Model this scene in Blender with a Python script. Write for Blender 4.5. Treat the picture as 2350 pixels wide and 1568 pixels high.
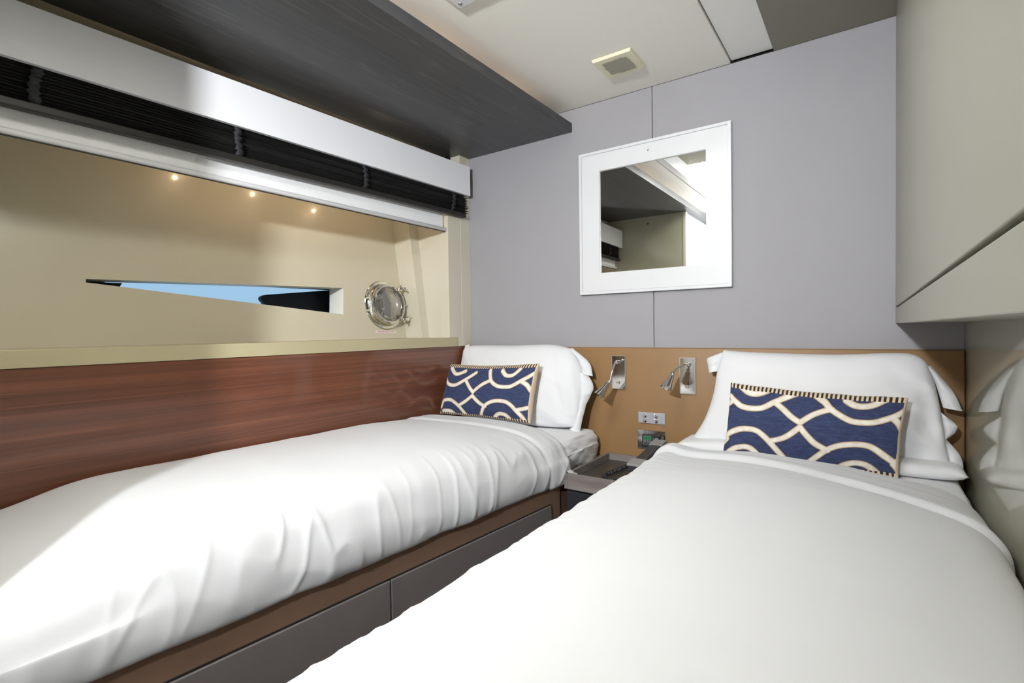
import bpy, bmesh, math, random
import numpy as np
from mathutils import Vector, Matrix, noise

for o in list(bpy.data.objects):
    bpy.data.objects.remove(o, do_unlink=True)
scene = bpy.context.scene
COL = scene.collection
random.seed(4)

# ------------------------------------------------------------------ camera
cam_d = bpy.data.cameras.new('camera')
cam = bpy.data.objects.new('camera', cam_d)
COL.objects.link(cam)
YAW, PITCH, ROLL = 0.6094, 0.02149, 0.01433
fwd = Vector((-math.sin(YAW) * math.cos(PITCH), math.cos(YAW) * math.cos(PITCH), -math.sin(PITCH)))
rgt = Vector((math.cos(YAW), math.sin(YAW), 0))
dwn = fwd.cross(rgt)
r2 = rgt * math.cos(ROLL) + dwn * math.sin(ROLL)
d2 = -rgt * math.sin(ROLL) + dwn * math.cos(ROLL)
M = Matrix((r2, -d2, -fwd)).transposed().to_4x4()
M.translation = Vector((0, -2.0, 1.07))
cam.matrix_world = M
cam_d.sensor_width = 36
cam_d.lens = 36 * 1181.6 / 2350
cam_d.clip_start = 0.02
scene.camera = cam

# ------------------------------------------------------------------ world, light, exposure
w = bpy.data.worlds.new('sky')
scene.world = w
w.use_nodes = True
w.node_tree.nodes['Background'].inputs['Color'].default_value = (0.40, 0.60, 0.80, 1)
w.node_tree.nodes['Background'].inputs['Strength'].default_value = 1.0

KEY_POS = (-0.40, -2.72, 1.68)      # flash behind the camera; its hanging fixture is made up
KEY_POWER = 212.0
SKYLIGHT = 17.0                      # glowing panel of the deck hatch
LOBBY_FILL = 4.0  # added point light that lifts the lobby
COVE_GLOW = 18.0
LED_POWER = 0.34

vs = scene.view_settings
vs.view_transform = 'Standard'
vs.look = 'None'
vs.exposure = 0.0
vs.gamma = 1.0
vs.use_curve_mapping = False

def light(name, kind, loc, power, color, radius=0.05, size=None, size_y=None, rot=None):
    d = bpy.data.lights.new(name, kind)
    d.energy = power
    d.color = color
    if kind == 'AREA':
        d.shape = 'RECTANGLE'
        d.size = size
        d.size_y = size_y
    else:
        d.shadow_soft_size = radius
    o = bpy.data.objects.new(name, d)
    COL.objects.link(o)
    o.location = loc
    if rot: o.rotation_euler = rot
    return o

# ------------------------------------------------------------------ materials
def srgb(r, g, b):
    def f(c):
        c /= 255.0
        return c / 12.92 if c <= 0.04045 else ((c + 0.055) / 1.055) ** 2.4
    return (f(r), f(g), f(b), 1)

class NT:
    def __init__(self, name):
        self.m = bpy.data.materials.new(name)
        self.m.use_nodes = True
        self.t = self.m.node_tree
        self.b = self.t.nodes['Principled BSDF']
    def n(self, kind, **kw):
        x = self.t.nodes.new(kind)
        for k, v in kw.items():
            if k in x.inputs: x.inputs[k].default_value = v
            else: setattr(x, k, v)
        return x
    def l(self, a, b): self.t.links.new(a, b)
    def set(self, **kw):
        names = dict(color='Base Color', rough='Roughness', metal='Metallic', coat='Coat Weight', coatr='Coat Roughness',
                     spec='Specular IOR Level', sheen='Sheen Weight', trans='Transmission Weight', ior='IOR',
                     em='Emission Color', ems='Emission Strength', alpha='Alpha', sss='Subsurface Weight')
        for k, v in kw.items(): self.b.inputs[names[k]].default_value = v
    def coords(self, scale=(1, 1, 1), rot=(0, 0, 0)):
        tc = self.n('ShaderNodeTexCoord')
        mp = self.n('ShaderNodeMapping')
        mp.inputs['Scale'].default_value = scale
        mp.inputs['Rotation'].default_value = rot
        self.l(tc.outputs['Object'], mp.inputs['Vector'])
        return mp.outputs['Vector']
    def noise(self, vec, scale, detail=3, rough=0.55, dist=0.0):
        x = self.n('ShaderNodeTexNoise')
        x.inputs['Scale'].default_value = scale
        x.inputs['Detail'].default_value = detail
        x.inputs['Roughness'].default_value = rough
        x.inputs['Distortion'].default_value = dist
        self.l(vec, x.inputs['Vector'])
        return x.outputs['Fac']
    def ramp(self, fac, stops, interp='LINEAR'):
        x = self.n('ShaderNodeValToRGB')
        x.color_ramp.interpolation = interp
        e = x.color_ramp.elements
        while len(e) < len(stops): e.new(0.5)
        for i, (p, c) in enumerate(stops):
            e[i].position = p
            e[i].color = c
        self.l(fac, x.inputs['Fac'])
        return x.outputs['Color']
    def mix(self, fac, a, b, mode='MIX'):
        x = self.n('ShaderNodeMix', data_type='RGBA', blend_type=mode)
        for s, v in ((0, fac), (6, a), (7, b)):
            if hasattr(v, 'links') or hasattr(v, 'is_linked'): self.l(v, x.inputs[s])
            else: x.inputs[s].default_value = v
        return x.outputs[2]
    def bump(self, h, strength, dist=0.002):
        x = self.n('ShaderNodeBump')
        x.inputs['Strength'].default_value = strength
        x.inputs['Distance'].default_value = dist
        self.l(h, x.inputs['Height'])
        self.l(x.outputs['Normal'], self.b.inputs['Normal'])

def plain(name, col, rough=0.5, var=0.05, vscale=6, bump=0.0, bscale=300, bdist=0.001, **kw):
    m = NT(name)
    m.set(rough=rough, **kw)
    v = m.coords()
    f = m.noise(v, vscale, 3)
    c0 = tuple(x * (1 - var) for x in col[:3]) + (1,)
    c1 = tuple(min(1, x * (1 + var)) for x in col[:3]) + (1,)
    m.l(m.ramp(f, [(0.3, c0), (0.7, c1)]), m.b.inputs['Base Color'])
    if bump: m.bump(m.noise(v, bscale, 2), bump, bdist)
    return m.m

M_WALL = plain('grey_wall_fabric', srgb(158, 156, 160), 0.75, 0.02, 3, 0.15, 500)
M_CEIL = plain('cream_ceiling', srgb(242, 240, 232), 0.6, 0.01, 3, 0.05, 400)
M_CEILSTRIP = plain('white_ceiling_strip', srgb(242, 242, 239), 0.5, 0.01)
M_SOFFIT = plain('taupe_soffit', srgb(134, 129, 119), 0.6, 0.03, 4, 0.1, 500)
M_HULL = plain('beige_hull_lacquer', srgb(202, 194, 172), 0.30, 0.02, 2, coat=0.5, coatr=0.10)
M_LEDGE = plain('beige_ledge_paint', srgb(180, 170, 138), 0.4, 0.02, 2, coat=0.2, coatr=0.15)
M_LACQ = plain('olive_grey_lacquer', srgb(172, 169, 150), 0.40, 0.015, 2, coat=1.0, coatr=0.02)
M_CAB = plain('cabinet_lacquer', srgb(146, 145, 132), 0.45, 0.015, 2, coat=0.2, coatr=0.2)
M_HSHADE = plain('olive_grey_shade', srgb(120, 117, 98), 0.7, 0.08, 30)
M_CREAM = plain('cream_trim', srgb(208, 202, 184), 0.35, 0.02, 4, coat=0.5, coatr=0.1)
M_WHITE = plain('white_paint', srgb(220, 220, 223), 0.35, 0.01, 4, coat=0.3, coatr=0.15)
M_PELMET = plain('white_pelmet', srgb(238, 238, 242), 0.45, 0.01, 4)
M_BLIND = plain('white_roller_fabric', srgb(238, 238, 240), 0.8, 0.02, 30, 0.1, 900)
M_BLACK = plain('black_pleated_fabric', srgb(50, 49, 49), 0.85, 0.12, 60, 0.2, 700)
M_RAIL = plain('dark_brown_rail', srgb(30, 27, 23), 0.5, 0.08, 20)
M_STRAP = plain('black_webbing', srgb(36, 37, 41), 0.8, 0.2, 200, 0.5, 400)
M_DARK = plain('dark_gap', srgb(24, 22, 20), 0.9, 0.05)
M_LEATHER = plain('tan_leather', srgb(144, 110, 71), 0.48, 0.04, 9, 0.25, 420)
M_BASE = plain('brown_leather_base', srgb(130, 103, 85), 0.5, 0.05, 12, 0.25, 500)
M_DRAWER = plain('grey_drawer_front', srgb(116, 109, 108), 0.5, 0.04, 10, 0.1, 300)
M_CHROME = plain('polished_chrome', (0.72, 0.71, 0.69, 1), 0.07, 0.01, metal=1.0)
M_STEEL = plain('brushed_steel', (0.60, 0.60, 0.62, 1), 0.30, 0.04, 40, metal=1.0)
M_SHADE = plain('satin_chrome', (0.62, 0.61, 0.60, 1), 0.18, 0.02, metal=1.0)
M_SATIN = plain('satin_alu', srgb(196, 196, 204), 0.35, 0.03, 30, metal=0.6)
M_MIRROR = plain('mirror_silver', (0.88, 0.88, 0.86, 1), 0.012, 0.003, metal=1.0)
M_SHEET = plain('white_sheet', (0.745, 0.75, 0.775, 1), 0.85, 0.01, 10, 0.08, 900, sheen=0.15)
M_DUVET = plain('white_duvet_cotton', (0.625, 0.63, 0.655, 1), 0.85, 0.008, 10, 0.08, 900, sheen=0.15)
M_PHONE = plain('black_plastic', srgb(44, 44, 48), 0.4, 0.05, 40)
M_PHONEGREY = plain('grey_plastic', srgb(142, 141, 140), 0.45, 0.03, 40)
M_TRAYIN = plain('dark_tray_lining', srgb(62, 60, 55), 0.38, 0.05, 14)
M_FLOOR = plain('dark_carpet', srgb(80, 72, 66), 0.95, 0.12, 60, 0.4, 500)
M_GLOW = NT('skylight_glow'); M_GLOW.set(color=(1, 1, 1, 1), em=(1, 0.98, 0.88, 1), ems=SKYLIGHT); M_GLOW = M_GLOW.m
M_LED = NT('warm_led'); M_LED.set(color=(1, 1, 1, 1), em=(1, 0.80, 0.5, 1), ems=35.0); M_LED = M_LED.m
M_COVE = NT('warm_cove_led'); M_COVE.set(color=(1, 1, 1, 1), em=(1, 0.66, 0.42, 1), ems=COVE_GLOW); M_COVE = M_COVE.m
M_GLOBE = NT('added_globe_glow'); M_GLOBE.set(color=(1, 1, 1, 1), em=(1, 0.98, 0.96, 1), ems=6.0); M_GLOBE = M_GLOBE.m  # glow of the added globe by the flash
M_LCD = NT('green_lcd'); M_LCD.set(color=srgb(20, 96, 62), rough=0.3, em=srgb(24, 110, 70), ems=0.35); M_LCD = M_LCD.m
M_BLUEBTN = plain('blue_button', srgb(48, 120, 235), 0.3, 0.02)
M_BLUELED = NT('blue_led'); M_BLUELED.set(color=srgb(170, 190, 255), em=srgb(190, 205, 255), ems=2.5); M_BLUELED = M_BLUELED.m
M_PRINTW = plain('white_print', srgb(214, 214, 214), 0.5, 0.0)
M_PRINTR = plain('red_print', srgb(190, 40, 70), 0.5, 0.0)
M_STICKER = plain('sticker_white', srgb(232, 226, 224), 0.5, 0.0)
M_SEA = plain('dark_rubber_outside', srgb(30, 33, 42), 0.6, 0.25, 30)
M_STAIN = plain('grey_taupe_patch', srgb(160, 156, 142), 0.8, 0.03, 20)
M_PLATE = plain('ivory_plastic', srgb(228, 222, 194), 0.4, 0.01)
M_JAMB = plain('pale_reveal_paint', srgb(226, 226, 218), 0.45, 0.01)
M_BROWN = plain('outer_dark_frame', srgb(58, 50, 42), 0.5, 0.05)

def glass(name, tint, rough=0.0):
    m = NT(name); m.set(color=tint, rough=rough, trans=1.0, ior=1.02); return m.m
M_GLASS = glass('window_glass', (0.90, 0.96, 1.0, 1))
gm = NT('porthole_glass'); gm.set(color=srgb(150, 148, 142), rough=0.05, metal=0.75, coat=1.0, coatr=0.02); M_PORTGLASS = gm.m

def wood(name, stops, scale, rough, streak=None, coat=0.0, coatr=0.1, fine=0.35):
    m = NT(name)
    m.set(rough=rough, coat=coat, coatr=coatr)
    v = m.coords(scale)
    a = m.noise(v, 1.0, 4, 0.6, 0.4)
    v2 = m.coords(tuple(s * 5 if i != 1 else s * 2.5 for i, s in enumerate(scale)))
    b = m.noise(v2, 1.0, 4, 0.65)
    add = m.n('ShaderNodeMath', operation='MULTIPLY_ADD')
    m.l(b, add.inputs[0]); add.inputs[1].default_value = fine; m.l(a, add.inputs[2])
    c = m.ramp(add.outputs[0], stops)
    if streak:
        v3 = m.coords(tuple(s * 1.1 if i != 1 else s * 0.5 for i, s in enumerate(scale)))
        d = m.noise(v3, 1.7, 2, 0.5)
        k = m.ramp(d, [(0.5, (0, 0, 0, 1)), (0.515, (1, 1, 1, 1)), (0.53, (0, 0, 0, 1))])
        c = m.mix(k, c, m.mix(0.5, c, streak))
    m.l(c, m.b.inputs['Base Color'])
    m.bump(b, 0.04, 0.001)
    return m.m
M_WOOD = wood('red_brown_gloss_wood', [(0.40, srgb(80, 45, 31)), (0.60, srgb(97, 56, 39)), (0.76, srgb(110, 65, 45)), (0.95, srgb(130, 80, 54))],
              (3, 0.55, 55), 0.32, srgb(140, 88, 58), coat=0.55, coatr=0.08)
M_SHELF = wood('black_stained_oak', [(0.45, srgb(64, 64, 67)), (0.70, srgb(73, 73, 75)), (0.92, srgb(86, 85, 85))],
               (14, 1.1, 14), 0.38, srgb(104, 100, 94), fine=0.25)
M_TRAY = wood('grey_brown_oak', [(0.4, srgb(98, 90, 88)), (0.7, srgb(124, 116, 113)), (0.95, srgb(144, 137, 134))], (2, 14, 30), 0.5)
M_STAND = wood('black_oak_front', [(0.4, srgb(30, 31, 36)), (0.7, srgb(40, 41, 46)), (0.95, srgb(54, 54, 58))], (2, 14, 40), 0.45)

# cushion print: two float attributes give distance to the ribbons and the piping stripe
def cushion_material():
    m = NT('navy_ribbon_print')
    m.set(rough=0.85, sheen=0.1)
    at = m.n('ShaderNodeAttribute', attribute_name='ribbon')
    sc = m.n('ShaderNodeMath', operation='MULTIPLY')
    m.l(at.outputs['Fac'], sc.inputs[0]); sc.inputs[1].default_value = 25.0        # 0.04 m -> 1
    v = m.coords((1, 1, 1))
    vb = m.coords((18, 18, 70))
    br = m.noise(vb, 2.2, 4, 0.6, 0.6)
    navy = m.ramp(br, [(0.3, srgb(38, 47, 80)), (0.55, srgb(49, 60, 97)), (0.8, srgb(64, 77, 117))])
    cream = m.ramp(m.noise(v, 60, 3), [(0.3, srgb(218, 208, 192)), (0.7, srgb(240, 235, 226))])
    beige = srgb(198, 172, 146)
    dark = srgb(40, 34, 40)
    d = sc.outputs[0]
    def step(p):
        return m.ramp(d, [(p - 0.012, (0, 0, 0, 1)), (p + 0.012, (1, 1, 1, 1))])
    c = m.mix(step(0.150), cream, beige)
    c = m.mix(step(0.225), c, dark)
    c = m.mix(step(0.255), c, navy)
    # striped piping along the long edges and bare linen on the short right edge
    st = m.n('ShaderNodeAttribute', attribute_name='stripe')
    sw = m.ramp(st.outputs['Fac'], [(0.47, srgb(38, 34, 40)), (0.53, srgb(222, 198, 166))])
    pg = m.n('ShaderNodeAttribute', attribute_name='piping')
    c = m.mix(m.ramp(pg.outputs['Fac'], [(0.45, (0, 0, 0, 1)), (0.55, (1, 1, 1, 1))]), c, sw)
    lg = m.n('ShaderNodeAttribute', attribute_name='linen')
    c = m.mix(m.ramp(lg.outputs['Fac'], [(0.45, (0, 0, 0, 1)), (0.55, (1, 1, 1, 1))]), c, srgb(214, 192, 166))
    m.l(c, m.b.inputs['Base Color'])
    m.bump(m.noise(v, 900, 2), 0.15, 0.001)
    return m.m
M_CUSH = cushion_material()

# ------------------------------------------------------------------ builders
ROOT = {}                                   # world location of the thing an object hangs under

def tag(o, label=None, cat=None, group=None, kind=None):
    if label: o['label'] = label
    if cat: o['category'] = cat
    if group: o['group'] = group
    if kind: o['kind'] = kind
    return o

def empty(name, loc, label=None, cat=None, group=None, kind=None):
    o = bpy.data.objects.new(name, None)
    o.empty_display_size = 0.05
    COL.objects.link(o)
    o.location = loc
    ROOT[o.name] = Vector(loc)
    return tag(o, label, cat, group, kind)

def link(name, verts, faces, mat, parent=None, smooth=False, attrs=None, sharp=None, closed=False):
    """world-space vertices -> one mesh object; a part is stored relative to its thing"""
    vs_ = [Vector(v) for v in verts]
    if parent is None:
        mn = [min(v[i] for v in vs_) for i in range(3)]
        mx = [max(v[i] for v in vs_) for i in range(3)]
        org = Vector(((mn[0] + mx[0]) / 2, (mn[1] + mx[1]) / 2, mn[2]))
    else:
        org = ROOT[parent.name]
    me = bpy.data.meshes.new(name)
    me.from_pydata([tuple(v - org) for v in vs_], [], faces)
    bm = bmesh.new(); bm.from_mesh(me)
    bmesh.ops.recalc_face_normals(bm, faces=bm.faces)
    if closed and bm.calc_volume(signed=True) < 0:
        bmesh.ops.reverse_faces(bm, faces=bm.faces[:])
    bm.to_mesh(me); bm.free()
    if attrs:
        for k, vals in attrs.items():
            a = me.attributes.new(k, 'FLOAT', 'POINT')
            a.data.foreach_set('value', vals)
    me.materials.append(mat)
    if smooth:
        for p in me.polygons: p.use_smooth = True
        if sharp is not None:
            me.set_sharp_from_angle(angle=math.radians(sharp))
    o = bpy.data.objects.new(name, me)
    COL.objects.link(o)
    if parent is None:
        o.location = org
    else:
        o.parent = parent
    ROOT[o.name] = org
    return o

def link_bm(name, bm, mat, parent=None, smooth=False, sharp=None):
    bm.verts.index_update()
    v = [tuple(x.co) for x in bm.verts]
    f = [[q.index for q in p.verts] for p in bm.faces]
    bm.free()
    return link(name, v, f, mat, parent, smooth, None, sharp)

def add_hexa(bm, p):
    """p: 8 corners, bottom ring then top ring"""
    v = [bm.verts.new(q) for q in p]
    for f in ((0, 3, 2, 1), (4, 5, 6, 7), (0, 1, 5, 4), (1, 2, 6, 5), (2, 3, 7, 6), (3, 0, 4, 7)):
        bm.faces.new([v[i] for i in f])
    return v

def add_box(bm, x0, x1, y0, y1, z0, z1):
    return add_hexa(bm, [(x0, y0, z0), (x1, y0, z0), (x1, y1, z0), (x0, y1, z0), (x0, y0, z1), (x1, y0, z1), (x1, y1, z1), (x0, y1, z1)])

def box(name, x0, x1, y0, y1, z0, z1, mat, parent=None, bevel=0.0, seg=2):
    bm = bmesh.new()
    add_box(bm, x0, x1, y0, y1, z0, z1)
    if bevel:
        bmesh.ops.recalc_face_normals(bm, faces=bm.faces)
        bmesh.ops.bevel(bm, geom=bm.edges[:], offset=bevel, segments=seg, affect='EDGES', profile=0.5)
    return link_bm(name, bm, mat, parent, bool(bevel), 18 if bevel else None)

def hexa(name, p, mat, parent=None, bevel=0.0, seg=2):
    bm = bmesh.new()
    add_hexa(bm, p)
    if bevel:
        bmesh.ops.recalc_face_normals(bm, faces=bm.faces)
        bmesh.ops.bevel(bm, geom=bm.edges[:], offset=bevel, segments=seg, affect='EDGES', profile=0.5)
    return link_bm(name, bm, mat, parent, bool(bevel), 18 if bevel else None)

def frame_axes(axis):
    a = Vector(axis).normalized()
    u = a.cross(Vector((0, 0, 1)))
    if u.length < 1e-4: u = a.cross(Vector((0, 1, 0)))
    u.normalize()
    return a, u, a.cross(u).normalized()

def lathe_geo(profile, origin, axis, n=32, closed=False):
    a, u, v = frame_axes(axis)
    o = Vector(origin)
    V, F = [], []
    for r, h in profile:
        for k in range(n):
            t = 2 * math.pi * k / n
            V.append(o + a * h + (u * math.cos(t) + v * math.sin(t)) * r)
    m = len(profile)
    for i in range(m if closed else m - 1):
        j = (i + 1) % m
        for k in range(n):
            F.append((i * n + k, i * n + (k + 1) % n, j * n + (k + 1) % n, j * n + k))
    return V, F

def lathe(name, profile, origin, axis, mat, parent=None, n=32, sharp=35, closed=False):
    V, F = lathe_geo(profile, origin, axis, n, closed)
    return link(name, V, F, mat, parent, True, None, sharp)

def tube_geo(path, rad, n=10, cap=True):
    P = [Vector(p) for p in path]
    if not isinstance(rad, (list, tuple)): rad = [rad] * len(P)
    V, F = [], []
    t0 = (P[1] - P[0]).normalized()
    _, u, _ = frame_axes(t0)
    for i, p in enumerate(P):
        t = (P[min(i + 1, len(P) - 1)] - P[max(i - 1, 0)]).normalized()
        u = (u - t * u.dot(t)).normalized()
        v = t.cross(u)
        for k in range(n):
            a = 2 * math.pi * k / n
            V.append(p + (u * math.cos(a) + v * math.sin(a)) * rad[i])
    for i in range(len(P) - 1):
        for k in range(n):
            F.append((i * n + k, i * n + (k + 1) % n, (i + 1) * n + (k + 1) % n, (i + 1) * n + k))
    if cap:
        F.append(tuple(range(n)))
        F.append(tuple(range((len(P) - 1) * n, len(P) * n)))
    return V, F

def tube(name, path, rad, mat, parent=None, n=10):
    V, F = tube_geo(path, rad, n)
    return link(name, V, F, mat, parent, True, None, 50)

def merge(*geos):
    V, F = [], []
    for v, f in geos:
        k = len(V)
        V += list(v)
        F += [tuple(i + k for i in q) for q in f]
    return V, F

def catmull(pts, n):
    P = [Vector(p) for p in pts]
    out = []
    m = len(P) - 1
    for i in range(n + 1):
        t = i / n * m
        k = min(int(t), m - 1)
        f = t - k
        p0, p1, p2, p3 = P[max(k - 1, 0)], P[k], P[k + 1], P[min(k + 2, m)]
        out.append(0.5 * ((2 * p1) + (p2 - p0) * f + (2 * p0 - 5 * p1 + 4 * p2 - p3) * f * f + (3 * p1 - p0 - 3 * p2 + p3) * f ** 3))
    return out

def sm(a, b, x):
    t = max(0.0, min(1.0, (x - a) / (b - a)))
    return t * t * (3 - 2 * t)

def nz(x, y, z=0.0):
    return noise.noise(Vector((x, y, z)))

def ridge(x, y, z=0.0):
    return 1 - abs(noise.noise(Vector((x, y, z)))) * 2

def text_obj(name, s, loc, size, mat, parent, right, up, align='CENTER', thick=0.0003):
    """flat lettering as a mesh, laid out along the given right / up directions"""
    cu = bpy.data.curves.new(name, 'FONT')
    cu.body = s
    cu.size = size
    cu.align_x = align
    cu.align_y = 'CENTER'
    cu.extrude = thick
    to = bpy.data.objects.new(name, cu)
    COL.objects.link(to)
    dg = bpy.context.evaluated_depsgraph_get()
    me = bpy.data.meshes.new_from_object(to.evaluated_get(dg))
    bpy.data.objects.remove(to, do_unlink=True)
    r, u = Vector(right).normalized(), Vector(up).normalized()
    n_ = r.cross(u)
    V = [Vector(loc) + r * q.co.x + u * q.co.y + n_ * q.co.z for q in me.vertices]
    F = [tuple(p.vertices) for p in me.polygons]
    bpy.data.meshes.remove(me)
    return link(name, V, F, mat, parent)

# ================================================================== SETTING
HB = 0.997                                   # top of headboard and of the wood panel
CZ = 2.022                                   # ceiling height
YR = -1.86                                   # rear partition at the foot of the beds
YL = -3.30                                   # end of the lobby behind the camera
XR = 0.226                                   # lacquered right wall
XL = -1.641                                  # plane of the wood panel on the left

def hull_x(z): return -1.885 - 0.1295 * (z - 1.042)
def step_x(z): return -1.775 - 0.1255 * (z - 1.041)

tag(box('floor', -2.0, 0.40, YL - 0.05, 0.06, -0.05, 0.0, M_FLOOR), kind='structure')

# back wall: dark backing with two fabric panels and a fine seam between them
wb = tag(box('wall_back', -2.05, 0.40, 0.014, 0.06, 0.0, 2.24, M_DARK), kind='structure')
ROOT[wb.name] = wb.location.copy()
box('panel', -1.643, -0.7092, 0.0, 0.013, 0.90, CZ - 0.001, M_WALL, wb, 0.0012)
box('panel', -0.7068, XR, 0.0, 0.013, 0.90, CZ - 0.001, M_WALL, wb, 0.0012)

# right wall, glossy lacquer
tag(box('wall_right', XR, 0.30, YL, 0.0, 0.0, 2.24, M_LACQ), kind='structure')

# ceiling: lowered cream panel with the opening of the deck hatch, white strip, taupe soffit
ce = tag(box('ceiling', -2.05, 0.40, YL - 0.05, 0.06, 2.215, 2.25, M_CEILSTRIP), kind='structure')
HX0, HX1, HY0, HY1 = -0.955, -0.44, -1.95, -0.862
bm = bmesh.new()
add_box(bm, -1.72, -0.417, HY1, 0.0, CZ, CZ + 0.03)
add_box(bm, -1.72, -0.417, YL, HY0, CZ, CZ + 0.03)
add_box(bm, -1.72, HX0, HY0, HY1, CZ, CZ + 0.03)
add_box(bm, HX1, -0.417, HY0, HY1, CZ, CZ + 0.03)
link_bm('ceiling_panel', bm, M_CEIL, ce)
box('ceiling_strip', -0.4135, -0.279, YL, 0.0, CZ + 0.009, CZ + 0.04, M_CEILSTRIP, ce)
box('soffit_panel', -0.276, XR, YL, 0.0, CZ - 0.001, CZ + 0.04, M_SOFFIT, ce, 0.001)

# rear partition and the lobby behind the camera
wr = tag(box('wall_rear', -2.0, -1.135, YR - 0.03, YR, 0.0, 1.922, M_LACQ), kind='structure')
box('end_post', -1.134, -1.112, YR - 0.034, YR + 0.004, 0.0, 1.922, M_CREAM, wr, 0.002)
lathe('screw_cap', [(0.0001, 0.006), (0.005, 0.005), (0.006, 0.0)], (-1.40, YR, 1.87), (0, 1, 0), M_BLACK, wr, 12)
wl = tag(box('wall_lobby', -1.19, -1.125, YL, YR - 0.036, 0.0, 1.922, M_WHITE), kind='structure')
box('door_panel', -1.124, -1.114, -2.33, YR - 0.05, 0.02, 1.90, M_WHITE, wl, 0.003)
box('door_panel', -1.124, -1.114, -2.90, -2.345, 0.02, 1.90, M_WHITE, wl, 0.003)
tag(box('wall_end', -1.19, XR, YL - 0.04, YL, 0.0, 2.214, M_WHITE), kind='structure')

# left wall: slanted hull lining with a wedge window, jambs, frame boards and ledge
wle = empty('wall_left', (-1.8, -0.9, 0.0), kind='structure')
Y0, Y1, Z0, Z1 = YR, -0.205, 0.99, 1.80
inner = [(-1.467, 1.2305), (-0.569, 1.151), (-0.554, 1.269), (-1.466, 1.2415)]     # (y, z)
outer = [(Y0, Z0), (Y1, Z0), (Y1, Z1), (Y0, Z1)]
V = [(hull_x(z), y, z) for y, z in outer] + [(hull_x(z), y, z) for y, z in inner]
F = [(0, 1, 5, 4), (1, 2, 6, 5), (2, 3, 7, 6), (3, 0, 4, 7)]
link('hull_panel', V, F, M_HULL, wle)
# outer skin behind the lining keeps daylight out everywhere but at the window
VO = [(hull_x(z) - 0.135, y, z) for y, z in [(Y0 - 0.2, 0.9), (0.05, 0.9), (0.05, 2.2), (Y0 - 0.2, 2.2)]]
io = [(-1.40, 1.235), (-0.50, 1.14), (-0.49, 1.268), (-1.36, 1.256)]
VO += [(hull_x(z) - 0.135, y, z) for y, z in io]
link('outer_skin', VO, F, M_BROWN, wle)
hexa('jamb', [(step_x(0.99) - 0.02, -0.165, 0.99), (XL - 0.002, -0.165, 0.99), (XL - 0.002, 0.0, 0.99), (step_x(0.99) - 0.02, 0.0, 0.99),
              (step_x(1.75) - 0.02, -0.165, 1.75), (XL - 0.002, -0.165, 1.75), (XL - 0.002, 0.0, 1.75), (step_x(1.75) - 0.02, 0.0, 1.75)], M_CREAM, wle)
hexa('jamb', [(hull_x(0.99) - 0.02, -0.210, 0.99), (step_x(0.99), -0.210, 0.99), (step_x(0.99), 0.0, 0.99), (hull_x(0.99) - 0.02, 0.0, 0.99),
              (hull_x(1.75) - 0.02, -0.226, 1.75), (step_x(1.75), -0.226, 1.75), (step_x(1.75), 0.0, 1.75), (hull_x(1.75) - 0.02, 0.0, 1.75)], M_CREAM, wle)
box('frame_board', -1.70, XL, -0.166, -0.0748, HB + 0.0005, 1.855, M_CREAM, wle, 0.002)
box('frame_board', -1.70, XL, -0.0736, 0.0, HB + 0.0005, CZ, M_CREAM, wle, 0.002)
box('header', -2.05, -1.70, YR, 0.0, 1.752, 1.775, M_HULL, wle)
box('upper_lining', -2.05, -1.80, YR - 0.6, 0.0, 1.776, 2.214, M_CREAM, wle)
box('lower_lining', -2.05, -1.665, YR, 0.0, 0.0, 0.99, M_DARK, wle)
tag(box('trim_1', -1.905, -1.637, YR, -0.109, HB + 0.0005, 1.041, M_LEDGE, None, 0.0015), kind='structure')

# wedge window: reveal, pane and the dark outer frame
win = empty('window_1', (-1.95, -1.0, 1.15), kind='structure')
rv = []
rf = []
for k in range(4):
    for dx in (0.0, -0.10):
        y, z = inner[k]
        rv.append((hull_x(z) + dx, y, z))
rf = [(0, 1, 3, 2), (2, 3, 5, 4), (4, 5, 7, 6), (6, 7, 1, 0)]
link('window_reveal', rv, rf, M_JAMB, win)
link('window_pane', [(hull_x(z) + dx, y, z) for dx in (-0.098, -0.102) for y, z in inner],
     [(0, 1, 2, 3), (4, 7, 6, 5), (0, 4, 5, 1), (1, 5, 6, 2), (2, 6, 7, 3), (3, 7, 4, 0)], M_GLASS, win)
fr = [(-1.467, 1.2305), (-1.36, 1.2213), (-1.35, 1.2305), (-1.342, 1.2435), (-1.466, 1.2415)]
link('window_mask', [(hull_x(z) + dx, y, z) for dx in (-0.104, -0.110) for y, z in fr],
     [(0, 1, 2, 3, 4), (9, 8, 7, 6, 5)] + [(i, (i + 1) % 5, 5 + (i + 1) % 5, 5 + i) for i in range(5)], M_BROWN, win)
# dark rubber fender hanging outside
fo = [(-0.842, 1.215), (-0.838, 1.224), (-0.828, 1.231), (-0.81, 1.235), (-0.30, 1.295), (-0.30, 1.06), (-0.75, 1.09)]
nfo = len(fo)
tag(link('boat_fender', [(hull_x(z) + dx, y, z) for dx in (-0.17, -0.19) for y, z in fo],
         [tuple(range(nfo)), tuple(range(2 * nfo - 1, nfo - 1, -1))] + [(i, (i + 1) % nfo, nfo + (i + 1) % nfo, nfo + i) for i in range(nfo)], M_SEA),
    'dark rubber board with rounded corner outside the wedge window', 'fender')

# ================================================================== LARGE FITTED THINGS
# wood panel along the left bed
tag(box('wainscot_panel', -1.664, XL, YR, -0.0005, 0.30, HB, M_WOOD, None, 0.001),
    'glossy reddish brown wood panel along the left bed under the beige ledge', 'wood panel')

# headboard: padded leather with rounded edge
tag(box('headboard', -1.640, XR - 0.001, -0.020, -0.0005, 0.20, HB - 0.003, M_LEATHER, None, 0.007, 3),
    'tan leather headboard running behind both beds', 'headboard')

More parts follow.
